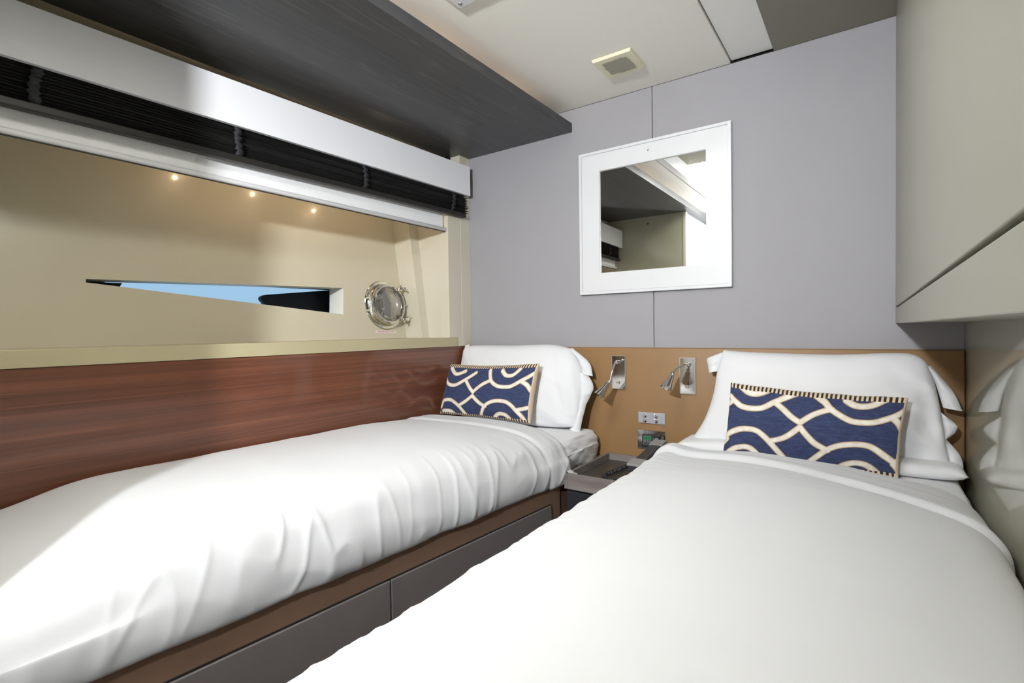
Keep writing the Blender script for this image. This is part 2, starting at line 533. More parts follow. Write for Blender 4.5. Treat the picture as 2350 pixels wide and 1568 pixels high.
# overhead shelf
sh = empty('overhead_shelf', (-1.39, -1.4, 1.924), 'long black stained wood shelf under the ceiling above the left bed', 'shelf')
hexa('shelf_board', [(-1.742, -2.95, 1.924), (-1.063, -2.95, 1.924), (-1.063, -0.0005, 1.924), (-1.713, -0.0005, 1.924),
                    (-1.742, -2.95, 1.963), (-1.063, -2.95, 1.963), (-1.063, -0.0005, 1.963), (-1.713, -0.0005, 1.963)], M_SHELF, sh, 0.0012)
stp_ = box('cove_channel', -1.262, -1.238, -2.90, -0.10, 1.9635, 1.970, M_STEEL, sh)
for k in range(7):
    box('cove_light', -1.258, -1.242, -2.86 + k * 0.40, -2.86 + k * 0.40 + 0.30, 1.9705, 1.973, M_COVE, stp_)

# pelmet box over the blinds (sags a little towards the foot end)
SL = 0.0124
def pz(z0, y): return z0 + SL * y
pel = empty('pelmet', (-1.66, -0.95, 1.70), 'white painted pelmet above the black pleated blind', 'pelmet')
PT0, PB0 = 1.8675, 1.7275
def pelbox(name, x0, x1, y0, y1, za, zb, parent, mat, bevel=0.0015):
    return hexa(name, [(x0, y0, pz(za, y0)), (x1, y0, pz(za, y0)), (x1, y1, pz(za, y1)), (x0, y1, pz(za, y1)),
                       (x0, y0, pz(zb, y0) - 0.0040 * -y0 * (zb == PT0)), (x1, y0, pz(zb, y0) - 0.0040 * -y0 * (zb == PT0)), (x1, y1, pz(zb, y1)), (x0, y1, pz(zb, y1))], mat, parent, bevel)
pelbox('front_board', -1.616, -1.600, YR + 0.015, -0.043, PB0, PT0, pel, M_PELMET)
pelbox('end_board', -1.700, -1.6165, YR + 0.015, YR + 0.03, PB0, PT0 - 0.02, pel, M_PELMET)
pelbox('back_rail', -1.720, -1.700, YR + 0.015, -0.17, 1.80, 1.83, pel, M_PELMET)

# black pleated blind, drawn up
bl = empty('pleated_blind', (-1.63, -0.95, 1.60), 'black pleated blind drawn up under the white pelmet', 'blind')
NP = 13
def blind_geo():
    V, F = [], []
    ny = 26
    rows = 2 * NP + 1
    ends = [random.uniform(-0.012, 0.012) for _ in range(rows)]
    for i in range(rows):
        z0 = 1.742 - (1.742 - 1.640) * i / (rows - 1)
        t = i / (rows - 1)
        fan = -0.055 + 0.018 * math.sin(t * math.pi * 0.75)
        for j in range(ny + 1):
            f = j / ny
            ye = fan + ends[i] * 0.8 if i % 2 == 0 else fan - 0.012
            y = YR + 0.03 + (ye - YR - 0.03) * f
            x = -1.618 if i % 2 == 0 else -1.6385
            x += 0.0025 * nz(y * 3, i * 2.7)
            z = pz(z0, y) + 0.0035 * nz(y * 2.2, i * 0.9, 4) * math.sin(t * math.pi)
            V.append((x, y, z))
    for i in range(rows - 1):
        for j in range(ny):
            a = i * (ny + 1) + j
            F.append((a, a + 1, a + ny + 2, a + ny + 1))
    return V, F
V, F = blind_geo()
link('pleats', V, F, M_BLACK, bl)
pelbox('bottom_rail', -1.6395, -1.612, YR + 0.03, -0.062, 1.621, 1.641, bl, M_RAIL, 0.003)
for y in (-1.63, -1.155, -0.665, -0.150):
    V, F = [], []
    n = 16
    for i in range(n + 1):
        t = i / n
        z0 = 1.738 - 0.096 * t
        x = -1.6155 + 0.004 * math.sin(i * 1.9) + 0.003 * math.sin(t * math.pi)
        hw = 0.0105 + 0.003 * math.sin(i * 2.4 + y * 9)
        yc = y + 0.004 * math.sin(t * 5 + y * 3) - 0.004 * t
        for dx in (0.0, 0.0025):
            for s in (-1, 1):
                V.append((x + dx, yc + s * hw, pz(z0, y)))
    for i in range(n):
        a, b = i * 4, i * 4 + 4
        F += [(a, a + 1, b + 1, b), (a + 2, b + 2, b + 3, a + 3), (a, b, b + 2, a + 2), (a + 1, a + 3, b + 3, b + 1)]
    link('strap', V, F, M_STRAP, bl, True)

# white roller blind behind it
rb = empty('roller_blind', (-1.655, -0.95, 1.54), 'white roller blind with round bottom bar behind the black pleated blind', 'blind')
box('blind_cloth', -1.6585, -1.6572, YR + 0.03, -0.182, 1.548, 1.76, M_BLIND, rb)
tube('bottom_bar', [(-1.654, YR + 0.02, 1.552), (-1.654, -0.166, 1.552), (-1.654, -0.161, 1.552)], [0.0088, 0.0088, 0.006], M_WHITE, rb, 14)
box('bar_gasket', -1.656, -1.652, YR + 0.02, -0.17, 1.5405, 1.5435, M_BLACK, rb)

# little warm spots in the header between the blind and the hull
SPOTN = ['nearest the headboard', 'second from the headboard', 'farthest from the headboard']
for i, (x, y) in enumerate([(-1.705, -0.475), (-1.738, -0.795), (-1.740, -1.10)]):
    o = empty('led_spot', (x, y, 1.752), 'tiny warm spot light above the hull wall behind the blinds, ' + SPOTN[i], 'spot light', 'warm spots in the window header')
    lathe('bezel', [(0.004, -0.001), (0.008, -0.002), (0.010, 0.0), (0.010, 0.002)], (x, y, 1.752), (0, 0, 1), M_STEEL, o, 14)
    lathe('lens', [(0.0001, -0.0025), (0.004, -0.001)], (x, y, 1.752), (0, 0, 1), M_LED, o, 10)
    light('led_light', 'POINT', (x, y, 1.738), LED_POWER, (1, 0.72, 0.45), 0.006)

# overhead cabinet on the right
cb = empty('overhead_cabinet', (0.145, -0.97, 1.075), 'pale olive lacquered wall cabinet above the right bed', 'cabinet')
box('carcass', 0.082, XR - 0.0005, -1.90, -0.0005, 1.076, CZ - 0.002, M_SOFFIT, cb)
box('door', 0.062, 0.0815, -1.90, -0.0008, 1.1265, CZ - 0.002, M_CAB, cb, 0.0012)
box('fascia', 0.062, 0.0815, -1.90, -0.0008, 1.075, 1.1215, M_CAB, cb, 0.0012)

# ================================================================== MIRROR
mi = empty('wall_mirror', (-0.717, 0.0, 1.215), 'square mirror in a wide glossy white frame on the grey wall', 'mirror')
MX0, MX1, MZ0, MZ1 = -1.0225, -0.4125, 1.217, 1.812
GX0, GX1, GZ0, GZ1 = -0.930, -0.501, 1.3045, 1.728
def ring(name, a, b, y0, y1, mat, parent, bevel=0.0):
    """rectangular ring between outer rect a and inner rect b (x0,x1,z0,z1), mitred"""
    A = [(a[0], a[2]), (a[1], a[2]), (a[1], a[3]), (a[0], a[3])]
    B = [(b[0], b[2]), (b[1], b[2]), (b[1], b[3]), (b[0], b[3])]
    V = [(x, y, z) for y in (y0, y1) for P in (A, B) for x, z in P]
    F = []
    for k in range(4):
        j = (k + 1) % 4
        F += [(k, j, 4 + j, 4 + k), (8 + k, 12 + k, 12 + j, 8 + j), (k, 8 + k, 8 + j, j), (4 + k, 4 + j, 12 + j, 12 + k)]
    bm = bmesh.new()
    vv = [bm.verts.new(p) for p in V]
    for f in F: bm.faces.new([vv[i] for i in f])
    if bevel:
        bmesh.ops.recalc_face_normals(bm, faces=bm.faces)
        bmesh.ops.bevel(bm, geom=bm.edges[:], offset=bevel, segments=2, affect='EDGES')
    return link_bm(name, bm, mat, parent, bool(bevel), 18)
fr_ = ring('frame', (MX0 + 0.012, MX1 - 0.012, MZ0 + 0.012, MZ1 - 0.012), (GX0, GX1, GZ0, GZ1), -0.018, -0.0005, M_WHITE, mi, 0.0008)
ring('frame_lip', (MX0, MX1, MZ0, MZ1), (MX0 + 0.0115, MX1 - 0.0115, MZ0 + 0.0115, MZ1 - 0.0115), -0.021, -0.0005, M_WHITE, mi, 0.0012)
box('mirror_glass', GX0 - 0.004, GX1 + 0.004, -0.0105, -0.007, GZ0 - 0.004, GZ1 + 0.004, M_MIRROR, mi)
lathe('screw', [(0.0001, 0.0008), (0.004, 0.0006), (0.0048, 0.0)], (-0.717, -0.018, 1.770), (0, -1, 0), M_STEEL, fr_, 12)

# ================================================================== CEILING FITTINGS
cv = empty('ceiling_vent', (-0.74, -0.246, CZ), 'small square ivory ceiling plate with grey stained centre', 'vent')
vx0, vx1, vy0, vy1 = -0.814, -0.667, -0.320, -0.172
hexa('plate', [(vx0 + 0.004, vy0 + 0.004, CZ - 0.011), (vx1 - 0.004, vy0 + 0.004, CZ - 0.011), (vx1 - 0.004, vy1 - 0.004, CZ - 0.011), (vx0 + 0.004, vy1 - 0.004, CZ - 0.011),
               (vx0, vy0, CZ - 0.0003), (vx1, vy0, CZ - 0.0003), (vx1, vy1, CZ - 0.0003), (vx0, vy1, CZ - 0.0003)], M_PLATE, cv, 0.0015)
V = []
n = 40
for k in range(n):
    t = 2 * math.pi * k / n
    c, s = math.cos(t), math.sin(t)
    r = 0.052 / max(abs(c), abs(s)) ** 0.75 * (0.95 + 0.10 * nz(c * 1.6, s * 1.6, 3.3) + 0.05 * nz(c * 4, s * 4, 1))
    V.append((-0.7405 + c * r, -0.246 + s * r, CZ - 0.0115))
V2 = [(x, y, z - 0.0012) for x, y, z in V]
link('stained_centre', V + V2, [tuple(range(n)), tuple(range(2 * n - 1, n - 1, -1))] + [(i, (i + 1) % n, n + (i + 1) % n, n + i) for i in range(n)], M_STAIN, cv)

ha = empty('deck_hatch', (-0.70, -1.30, CZ), 'white framed deck hatch with glowing skylight panel in the ceiling', 'skylight')
def hring(name, a, b, z0, z1, mat, parent):
    A = [(a[0], a[2]), (a[1], a[2]), (a[1], a[3]), (a[0], a[3])]
    B = [(b[0], b[2]), (b[1], b[2]), (b[1], b[3]), (b[0], b[3])]
    V = [(x, y, z) for z in (z0, z1) for P in (A, B) for x, y in P]
    F = []
    for k in range(4):
        j = (k + 1) % 4
        F += [(k, j, 4 + j, 4 + k), (8 + k, 12 + k, 12 + j, 8 + j), (k, 8 + k, 8 + j, j), (4 + k, 4 + j, 12 + j, 12 + k)]
    return link(name, V, F, mat, parent)
hf = hring('frame', (-0.986, -0.425, HY0 - 0.03, -0.830), (HX0 + 0.006, HX1, HY0, HY1), CZ - 0.010, CZ - 0.0005, M_WHITE, ha)
for sx, sy in ((-0.9705, -0.846), (-0.436, -0.846)):
    lathe('screw', [(0.0001, 0.0015), (0.006, 0.001), (0.0065, 0.0)], (sx, sy, CZ - 0.010), (0, 0, -1), M_STEEL, hf, 12)
hring('well', (HX0 - 0.002, HX1 + 0.002, HY0 - 0.002, HY1 + 0.002), (HX0 + 0.004, HX1 - 0.004, HY0 + 0.004, HY1 - 0.004), CZ, 2.190, M_WHITE, ha)
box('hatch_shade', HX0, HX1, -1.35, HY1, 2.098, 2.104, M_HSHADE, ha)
box('skylight_panel', HX0, HX1, HY0, HY1, 2.190, 2.198, M_GLOW, ha)

# key flash behind the camera, given a made-up hanging globe
cl = empty('flash_stand_in', (KEY_POS[0], KEY_POS[1], CZ), 'made-up hanging globe in the lobby standing in for a camera flash', 'lamp')
kx, ky, kz = KEY_POS
lathe('added_rose', [(0.0001, 0.0), (0.045, 0.0), (0.045, -0.01), (0.01, -0.022)], (kx, ky, CZ - 0.0005), (0, 0, 1), M_STEEL, cl, 24)
tube('stem', [(kx, ky, CZ - 0.02), (kx, ky, kz + 0.16)], 0.006, M_STEEL, cl, 10)
lathe('added_globe', [(0.012, 0.165), (0.04, 0.16), (0.05, 0.135), (0.042, 0.10), (0.0001, 0.085)], (kx, ky, kz), (0, 0, 1), M_GLOBE, cl, 24)
light('flash_lobby_fill', 'POINT', KEY_POS, LOBBY_FILL, (1.0, 0.985, 0.97), 0.05)  # added fill for the lobby, no fitting of the cabin
kl = light('flash_beam', 'SPOT', KEY_POS, KEY_POWER, (0.94, 0.975, 1.0), 0.05)  # the flash itself, as a spot
kl.data.spot_size = math.radians(120)
kl.data.spot_blend = 1.0
kl.rotation_euler = (Vector((-1.65, 0.0, 1.95)) - Vector(KEY_POS)).to_track_quat('-Z', 'Y').to_euler()

# ================================================================== BEDS
def xb(y): return -0.92 + 0.0838 * (y + 0.456)       # right side of the left bed tapers to the foot

bed = empty('bed_base', (-1.28, -0.9, 0.0), 'brown leather bed base with grey drawers under the left bed', 'bed base')
bm = bmesh.new()
add_hexa(bm, [(-1.632, YR + 0.005, z) if k == 0 else (xb(YR) - 0.006, YR + 0.005, z) if k == 1 else (xb(-0.394) - 0.006, -0.394, z) if k == 2 else (-1.632, -0.394, z) for z in (0.0, 0.54) for k in range(4)])
add_box(bm, -1.632, -0.925, -0.394, -0.022, 0.0, 0.54)
link_bm('base_frame', bm, M_BASE, bed)
bm = bmesh.new()
for (ya, yb_) in ((-1.80, -0.452),):
    add_hexa(bm, [(xb(ya) - 0.02, ya, 0.10), (xb(ya) - 0.004, ya, 0.10), (xb(yb_) - 0.004, yb_, 0.10), (xb(yb_) - 0.02, yb_, 0.10),
                  (xb(ya) - 0.02, ya, 0.4575), (xb(ya) - 0.004, ya, 0.4575), (xb(yb_) - 0.004, yb_, 0.4575), (xb(yb_) - 0.02, yb_, 0.4575)])
link_bm('drawer_recess', bm, M_DARK, bed)
for (ya, yb_) in ((-1.138, -0.4555), (-1.797, -1.1425)):
    hexa('drawer', [(xb(ya) - 0.015, ya, 0.103), (xb(ya) + 0.001, ya, 0.103), (xb(yb_) + 0.001, yb_, 0.103), (xb(yb_) - 0.015, yb_, 0.103),
                    (xb(ya) - 0.015, ya, 0.4535), (xb(ya) + 0.001, ya, 0.4535), (xb(yb_) + 0.001, yb_, 0.4535), (xb(yb_) - 0.015, yb_, 0.4535)], M_DRAWER, bed, 0.0015)

bedr = empty('bed_base', (-0.16, -0.9, 0.0), 'brown leather bed base under the right bed', 'bed base')
box('base_frame', -0.525, 0.218, -1.88, -0.022, 0.0, 0.50, M_BASE, bedr, 0.004)
for (ya, yb_) in ((-1.155, -0.47), (-1.84, -1.16)):
    box('drawer', -0.530, -0.5255, ya, yb_, 0.10, 0.44, M_DRAWER, bedr, 0.0015)

def mattress(name, xl, xr, y0, y1, z0, z1, label, wr):
    """rounded box as a wrapped profile with sheet creases on the free side"""
    ny, ns = 90, 64
    V, F = [], []
    r = 0.05
    for j in range(ny + 1):
        f = j / ny
        y = y0 + (y1 - y0) * f
        e = min(f, 1 - f) * (y1 - y0)
        ins = 0.0
        if e < r: ins = r - math.sqrt(max(0, r * r - (r - e) ** 2))
        a, b = xl(y) + ins, xr(y) - ins
        lo, hi = z0 + ins * 0.5, z1 - ins
        prof = [(a, lo), (a, (lo + hi) / 2), (a, hi - r), (a + 0.3 * r, hi - 0.3 * r), (a + r, hi), (a + (b - a) * 0.33, hi), (a + (b - a) * 0.66, hi), (b - r, hi),
                (b - 0.3 * r, hi - 0.3 * r), (b, hi - r), (b + 0.003, (lo + hi) / 2), (b - 0.005, lo)]
        P = catmull([(p[0], 0, p[1]) for p in prof], ns)
        for i, p in enumerate(P):
            x, z = p.x, p.z
            side = sm(b - 0.05, b - 0.01, x)
            k = (ridge(y * 4.0 + 2.0, z * 20 + y * 5.0, 2.0) ** 2) * 0.6 + ridge(y * 7, z * 34 - y * 4, 7.0) ** 2 * 0.4 - 0.4
            x += side * wr * k
            z += 0.002 * nz(x * 6, y * 6, 3)
            V.append((x, y, z))
    m = ns + 1
    for j in range(ny):
        for i in range(ns):
            a = j * m + i
            F.append((a, a + 1, a + m + 1, a + m))
    F.append(tuple(range(m)))
    F.append(tuple(range(ny * m, ny * m + m)))
    for j in range(ny):
        F.append((j * m, (j + 1) * m, (j + 1) * m + ns, j * m + ns))
    o = link(name, V, F, M_SHEET, None, True, None, 60)
    return tag(o, label, 'mattress')
mattress('mattress', lambda y: -1.634, lambda y: min(xb(y) - 0.018 - 0.045 * sm(-0.50, -0.90, y), -0.925), YR + 0.03, -0.023, 0.5405, 0.655, 'mattress in a creased white fitted sheet on the left bed', 0.016)
mattress('mattress', lambda y: -0.528, lambda y: 0.212, -1.86, -0.023, 0.5005, 0.645, 'mattress in a white fitted sheet under the right duvet', 0.003)

def duvet(name, prof_fn, rows, label, wrinkle, smooth_n=96):
    """cross sections prof_fn(y) -> list of (x,z); rows = [(y, inset)] from head to foot"""
    V, F = [], []
    for (y, ins) in rows:
        P = catmull([(a, 0, b) for a, b in prof_fn(y)], smooth_n)
        L = [0.0]
        for i in range(1, len(P)): L.append(L[-1] + (P[i] - P[i - 1]).length)
        for i, p in enumerate(P):
            t = (P[min(i + 1, len(P) - 1)] - P[max(i - 1, 0)]).normalized()
            nrm = Vector((-t.z, 0, t.x))
            q = p + nrm * (wrinkle(p.x, y, p.z, L[i], L[-1], nrm) - ins)
            dy = 0.0
            V.append((q.x, y + dy, q.z))
    m = smooth_n + 1
    for j in range(len(rows) - 1):
        for i in range(smooth_n):
            a = j * m + i
            F.append((a, a + 1, a + m + 1, a + m))
    o = link(name, V, F, M_DUVET, None, True)
    return tag(o, label, 'duvet')

def make_rows(yh, yf, cuff, ny, foot=None):
    R = []
    r = 0.030
    for k in range(9):                                   # rolled head edge
        a = math.pi * (k / 8.0)                          # from underside to top
        R.append((yh - r + r * math.sin(a) - (0.02 if k == 0 else 0), r + r * math.cos(a) + 0.0))
    y = yh - r
    step = (y - yf) / ny
    for k in range(1, ny + 1):
        yy = y - step * k
        R.append((yy, 0.0))
    return R

# --- left duvet
def prof_left(y):
    b = xb(y)
    dr = sm(-1.52, -1.84, y)
    d = 0.050 * dr
    sag = 0.005 * nz(y * 2.3, 7.0) + 0.0025 * nz(y * 9, 2.2)
    h = 0.718 + sag - d - 0.020 * sm(-0.75, -0.38, y)
    e = 0.008 * nz(y * 3.1, 1.0) + 0.004 * nz(y * 9.7, 5.0)     # uneven hem
    return [(-1.628, 0.62 - d), (-1.630, h - 0.035), (-1.612, h - 0.004), (-1.55, h + 0.006), (-1.55 + 0.33 * (b + 1.31), h + 0.010), (-1.55 + 0.66 * (b + 1.31), h + 0.012), (b - 0.24, h + 0.008),
            (b - 0.14, h - 0.002), (b - 0.072, h - 0.020), (b - 0.026, h - 0.050), (b - 0.002, h - 0.092), (b + 0.010, 0.588), (b + 0.013, 0.552), (b + 0.007, 0.522 + e), (b - 0.008, 0.517 + e), (b - 0.011, 0.545)]
def wr_left(x, y, z, s, L, n):
    b = xb(y)
    side = sm(b - 0.13, b - 0.01, x) * sm(0.505, 0.545, z)
    u = y + 0.30 * (0.72 - z) + 0.03 * nz(y * 2, z * 4, 77.0)
    big = nz(u * 7.0, z * 2.5, 1.0)
    fine = ridge(u * 15, z * 4.0 + y, 5.0) ** 4
    msk = 0.75 + 0.8 * nz(y * 3.4, z * 5.0, 55.0)
    d = side * (0.0055 * big + 0.0048 * fine * max(0.0, msk) + 0.0018 * ridge(u * 6 + z * 14, z * 9 - y * 3, 66.0) - 0.001)
    top = 1 - side
    d += top * 0.004 * nz(x * 3.0, y * 4.2, 3.0)
    hd = sm(-0.62, -0.36, y)
    d += hd * 0.0030 * (ridge(y * 20 + x * 2.0, x * 3, 4.0) - 0.5) * (0.25 + side)
    # turned back cuff at the head end
    yc = -0.470 + 0.02 * (x + 1.3)
    d += (1 - 0.6 * side) * (0.006 * sm(yc - 0.010, yc + 0.010, y) - 0.004 * math.exp(-((y - yc + 0.012) / 0.008) ** 2))
    return d
rowsL = make_rows(-0.335, YR + 0.02, 0.09, 300)
duvet('duvet', prof_left, rowsL, 'puffy white duvet on the left bed beside the wood panel', wr_left, 110)

# --- right duvet
def prof_right(y):
    sag = 0.004 * nz(y * 2.0, 17.0)
    hd = sm(-0.80, -0.42, y)
    h = 0.712 + sag - 0.023 * hd
    t = 0.014 * hd                                         # slopes a little to the wall at the head
    e = 0.005 * nz(y * 9.1, 11.0)
    l = -0.560 + 0.006 * nz(y * 3.0, 23.0) + e * 0.5
    return [(l + 0.04, 0.47), (l + 0.026, 0.45 + e), (l + 0.012, 0.455 + e), (l + 0.000, 0.50), (l - 0.004, 0.56), (l + 0.000, 0.62), (l + 0.018, 0.668), (l + 0.055, 0.698), (l + 0.13, h),
            (-0.28, h + 0.010), (-0.13, h + 0.012 - t * 0.4), (0.0, h + 0.006 - t), (0.09, h - 0.006 - t), (0.155, h - 0.022 - t), (0.190, h - 0.05 - t), (0.204, h - 0.09), (0.205, 0.54), (0.198, 0.50)]
def wr_right(x, y, z, s, L, n):
    l = -0.56
    side = 1 - sm(l + 0.02, l + 0.12, x)
    u = y + 0.3 * (0.72 - z)
    d = side * (0.0035 * nz(u * 8, z * 3, 31.0) + 0.0030 * ridge(u * 17, z * 4 + y, 35.0) ** 4)
    d += (1 - side) * (0.0026 * nz(x * 3.5, y * 3.2, 33.0) + 0.0006 * ridge(x * 4 + y * 5, y * 11 + x, 39.0))
    hd = sm(-0.85, -0.45, y)
    d += hd * (0.0030 * (ridge(y * 12 + 3.2 * x, x * 2.0, 44.0) - 0.4) + 0.0016 * ridge(y * 30 + 6 * x, x * 4.0, 46.0) ** 3)
    yc = -0.452 - 0.38 * sm(-0.55, 0.25, x) * (x + 0.5) + 0.012 * nz(x * 5, 3.0, 8.0)
    d += 0.011 * sm(yc - 0.010, yc + 0.010, y) - 0.006 * math.exp(-((y - yc + 0.013) / 0.008) ** 2)
    return d
rowsR = make_rows(-0.375, -1.90, 0.11, 320)
duvet('duvet', prof_right, rowsR, 'white duvet with turned back edge on the right bed', wr_right, 120)

# ------------------------------------------------------------------ pillows
def polyline(pts, t):
    P = [Vector((p[0], 0, p[1])) for p in pts]
    L = [0.0]
    for i in range(1, len(P)): L.append(L[-1] + (P[i] - P[i - 1]).length)
    s = t * L[-1]
    for i in range(1, len(P)):
        if s <= L[i] or i == len(P) - 1:
            k = i - 1 + (s - L[i - 1]) / max(1e-9, L[i] - L[i - 1])
            break
    # smooth through the points
    k = max(0.0, min(len(P) - 1.0, k))
    a = min(int(k), len(P) - 2)
    f = k - a
    p0, p1, p2, p3 = P[max(a - 1, 0)], P[a], P[a + 1], P[min(a + 2, len(P) - 1)]
    q = 0.5 * ((2 * p1) + (p2 - p0) * f + (2 * p0 - 5 * p1 + 4 * p2 - p3) * f * f + (3 * p1 - p0 - 3 * p2 + p3) * f ** 3)
    return q.x, q.z

def coons(top, bottom, left, right, u, v):
    """u 0..1 left to right, v 0..1 bottom to top; top/bottom run left to right, left/right run top to bottom"""
    tx, tz = polyline(top, u); bx_, bz = polyline(bottom, u)
    lx, lz = polyline(left, 1 - v); rx, rz = polyline(right, 1 - v)
    c00, c10, c01, c11 = bottom[0], bottom[-1], top[0], top[-1]
    x = (1 - v) * bx_ + v * tx + (1 - u) * lx + u * rx - ((1 - u) * (1 - v) * c00[0] + u * (1 - v) * c10[0] + (1 - u) * v * c01[0] + u * v * c11[0])
    z = (1 - v) * bz + v * tz + (1 - u) * lz + u * rz - ((1 - u) * (1 - v) * c00[1] + u * (1 - v) * c10[1] + (1 - u) * v * c01[1] + u * v * c11[1])
    return x, z

def puff(u, v, p=0.42):
    a = max(0.0, 1 - (2 * u - 1) ** 2)
    b = max(0.0, 1 - (2 * v - 1) ** 2)
    return (a * b) ** p

def pillow_geo(top, bottom, left, right, ymid, front, back, wr, nu=90, nv=64, p=0.42, seed=0.0):
    V, F = [], []
    for side in (0, 1):
        for j in range(nv + 1):
            for i in range(nu + 1):
                u, v = i / nu, j / nv
                x, z = coons(top, bottom, left, right, u, v)
                y = ymid(z)
                t = puff(u, v, p)
                if side == 0:
                    y -= front * t
                    y -= wr(u, v, x, z) * min(1.0, t * 2.5)
                else:
                    y += back * t
                V.append((x, y, z))
    n = nu + 1
    for side in (0, 1):
        o = side * n * (nv + 1)
        for j in range(nv):
            for i in range(nu):
                a = o + j * n + i
                F.append((a, a + 1, a + n + 1, a + n))
    return V, F

def weld(name, V, F, mat, parent=None, attrs=None):
    bm = bmesh.new()
    lays = {k: None for k in (attrs or {})}
    for k in lays: bm.verts.layers.float.new(k)
    for k in lays: lays[k] = bm.verts.layers.float[k]
    vv = [bm.verts.new(p) for p in V]
    if attrs:
        for i, q in enumerate(vv):
            for k in attrs: q[lays[k]] = attrs[k][i]
    for f in F:
        bm.faces.new([vv[i] for i in f])
    bmesh.ops.remove_doubles(bm, verts=bm.verts, dist=1e-5)
    bm.verts.index_update()
    V2 = [tuple(q.co) for q in bm.verts]
    A2 = {k: [q[lays[k]] for q in bm.verts] for k in (attrs or {})}
    F2 = [[q.index for q in p.verts] for p in bm.faces]
    bm.free()
    return link(name, V2, F2, mat, parent, True, A2, None, True)

def flap(name, outline_a, outline_b, yfun, curl, mat, parent, n=18, m=8, thick=0.003, seed=0.0):
    """thin loose cloth edge between two rails (x,z) lists, bulging towards the room by curl"""
    V, F = [], []
    for side in (0, 1):
        for i in range(n + 1):
            ax, az = polyline(outline_a, i / n)
            bx_, bz = polyline(outline_b, i / n)
            for j in range(m + 1):
                f = j / m
                x, z = ax + (bx_ - ax) * f, az + (bz - az) * f
                y = yfun(z) - curl * math.sin(f * math.pi * 0.9 + 0.2) - 0.006 * nz(i * 0.45, f * 1.5, seed)
                V.append((x, y + side * thick, z))
    k = m + 1
    o2 = (n + 1) * k
    for o in (0, o2):
        for i in range(n):
            for j in range(m):
                a = o + i * k + j
                F.append((a, a + 1, a + k + 1, a + k))
    for i in range(n):
        for j in (0, m):
            a = i * k + j
            F.append((a, a + k, o2 + a + k, o2 + a))
    for j in range(m):
        for i in (0, n):
            a = i * k + j
            F.append((a, a + 1, o2 + a + 1, o2 + a))
    return link(name, V, F, mat, parent, True, None, 70)

def ylean(z): return -0.060 - 0.20 * (1.0 - z)

# left pillow
pl = empty('pillow', (-1.30, -0.12, 0.655), 'white pillow propped upright on the left bed behind the blue cushion', 'pillow')
PT = [(-1.632, 0.990), (-1.573, 1.000), (-1.342, 1.001), (-1.146, 1.006), (-1.044, 0.988)]
PR = [(-1.044, 0.988), (-0.999, 0.927), (-0.974, 0.848), (-0.974, 0.76), (-0.984, 0.672)]
PLf = [(-1.632, 0.990), (-1.634, 0.92), (-1.634, 0.82), (-1.634, 0.74), (-1.625, 0.668)]
PB = [(-1.625, 0.668), (-1.45, 0.660), (-1.25, 0.658), (-1.08, 0.660), (-0.984, 0.672)]
def wrl(u, v, x, z):
    r = sm(0.70, 0.95, u)
    d = 0.005 * nz(x * 6, z * 6, 1.0) + 0.0022 * nz(x * 16 + z * 5, z * 14, 2.0) + 0.003 * ridge(x * 6 + z * 4, z * 7, 9.0) ** 3
    d += r * 0.010 * (ridge(x * 20 + z * 6, z * 5 + 0.6, 3.0) - 0.5) + 0.004 * sm(0.45, 0.75, u) * (ridge(x * 5 + z * 9, z * 4, 8.0) - 0.5)
    d += sm(0.35, 0.05, v) * 0.004 * ridge(x * 7 + z * 12, z * 16, 5.0)
    d += sm(0.3, 0.02, u) * 0.004 * ridge(x * 14 + z * 10, z * 6, 6.0)
    return d
V, F = pillow_geo(PT, PB, PLf, PR, ylean, 0.075, 0.045, wrl)
weld('pillow_body', V, F, M_SHEET, pl)
flap('pillowcase_hem', [(-1.050, 0.985), (-1.006, 0.94), (-0.985, 0.89)], [(-1.040, 0.992), (-0.960, 0.935), (-0.936, 0.878)], ylean, 0.016, M_SHEET, pl, seed=1)
flap('pillowcase_hem', [(-0.998, 0.895), (-0.985, 0.80), (-0.995, 0.70), (-1.02, 0.660)], [(-0.965, 0.888), (-0.930, 0.835), (-0.955, 0.76), (-0.975, 0.652)], ylean, 0.020, M_SHEET, pl, n=26, seed=2)
flap('pillowcase_corner', [(-1.622, 0.972), (-1.590, 0.985)], [(-1.634, 0.999), (-1.608, 1.006)], ylean, 0.008, M_SHEET, pl, n=10, m=6, seed=3)

# right pillow
pr = empty('pillow', (-0.15, -0.12, 0.645), 'large white pillow propped upright on the right bed with loose hems', 'pillow')
RT = [(-0.433, 0.990), (-0.347, 0.983), (-0.114, 0.978), (0.055, 0.985), (0.107, 0.980), (0.135, 0.957)]
RR = [(0.135, 0.957), (0.151, 0.899), (0.166, 0.802), (0.176, 0.72), (0.190, 0.655)]
RL = [(-0.433, 0.990), (-0.450, 0.917), (-0.458, 0.841), (-0.485, 0.748), (-0.535, 0.660)]
RB = [(-0.535, 0.660), (-0.35, 0.652), (-0.15, 0.650), (0.05, 0.650), (0.190, 0.655)]
def wrr(u, v, x, z):
    r = sm(0.72, 0.95, u)
    d = 0.006 * nz(x * 5, z * 5, 11.0) + 0.0022 * nz(x * 16 + z * 5, z * 14, 12.0) + 0.003 * ridge(x * 6 - z * 4, z * 7 + x * 3, 16.0) ** 3
    d += r * 0.013 * (ridge(x * 9 + z * 12, z * 8 - x * 9, 13.0) - 0.5) + 0.005 * sm(0.5, 0.8, u) * (ridge(x * 5 + z * 8, z * 5, 18.0) - 0.5)
    d += sm(0.22, 0.02, u) * 0.005 * (ridge(x * 14 - z * 8, z * 7, 15.0) - 0.5)
    return d
V, F = pillow_geo(RT, RB, RL, RR, ylean, 0.080, 0.045, wrr)
weld('pillow_body', V, F, M_SHEET, pr)
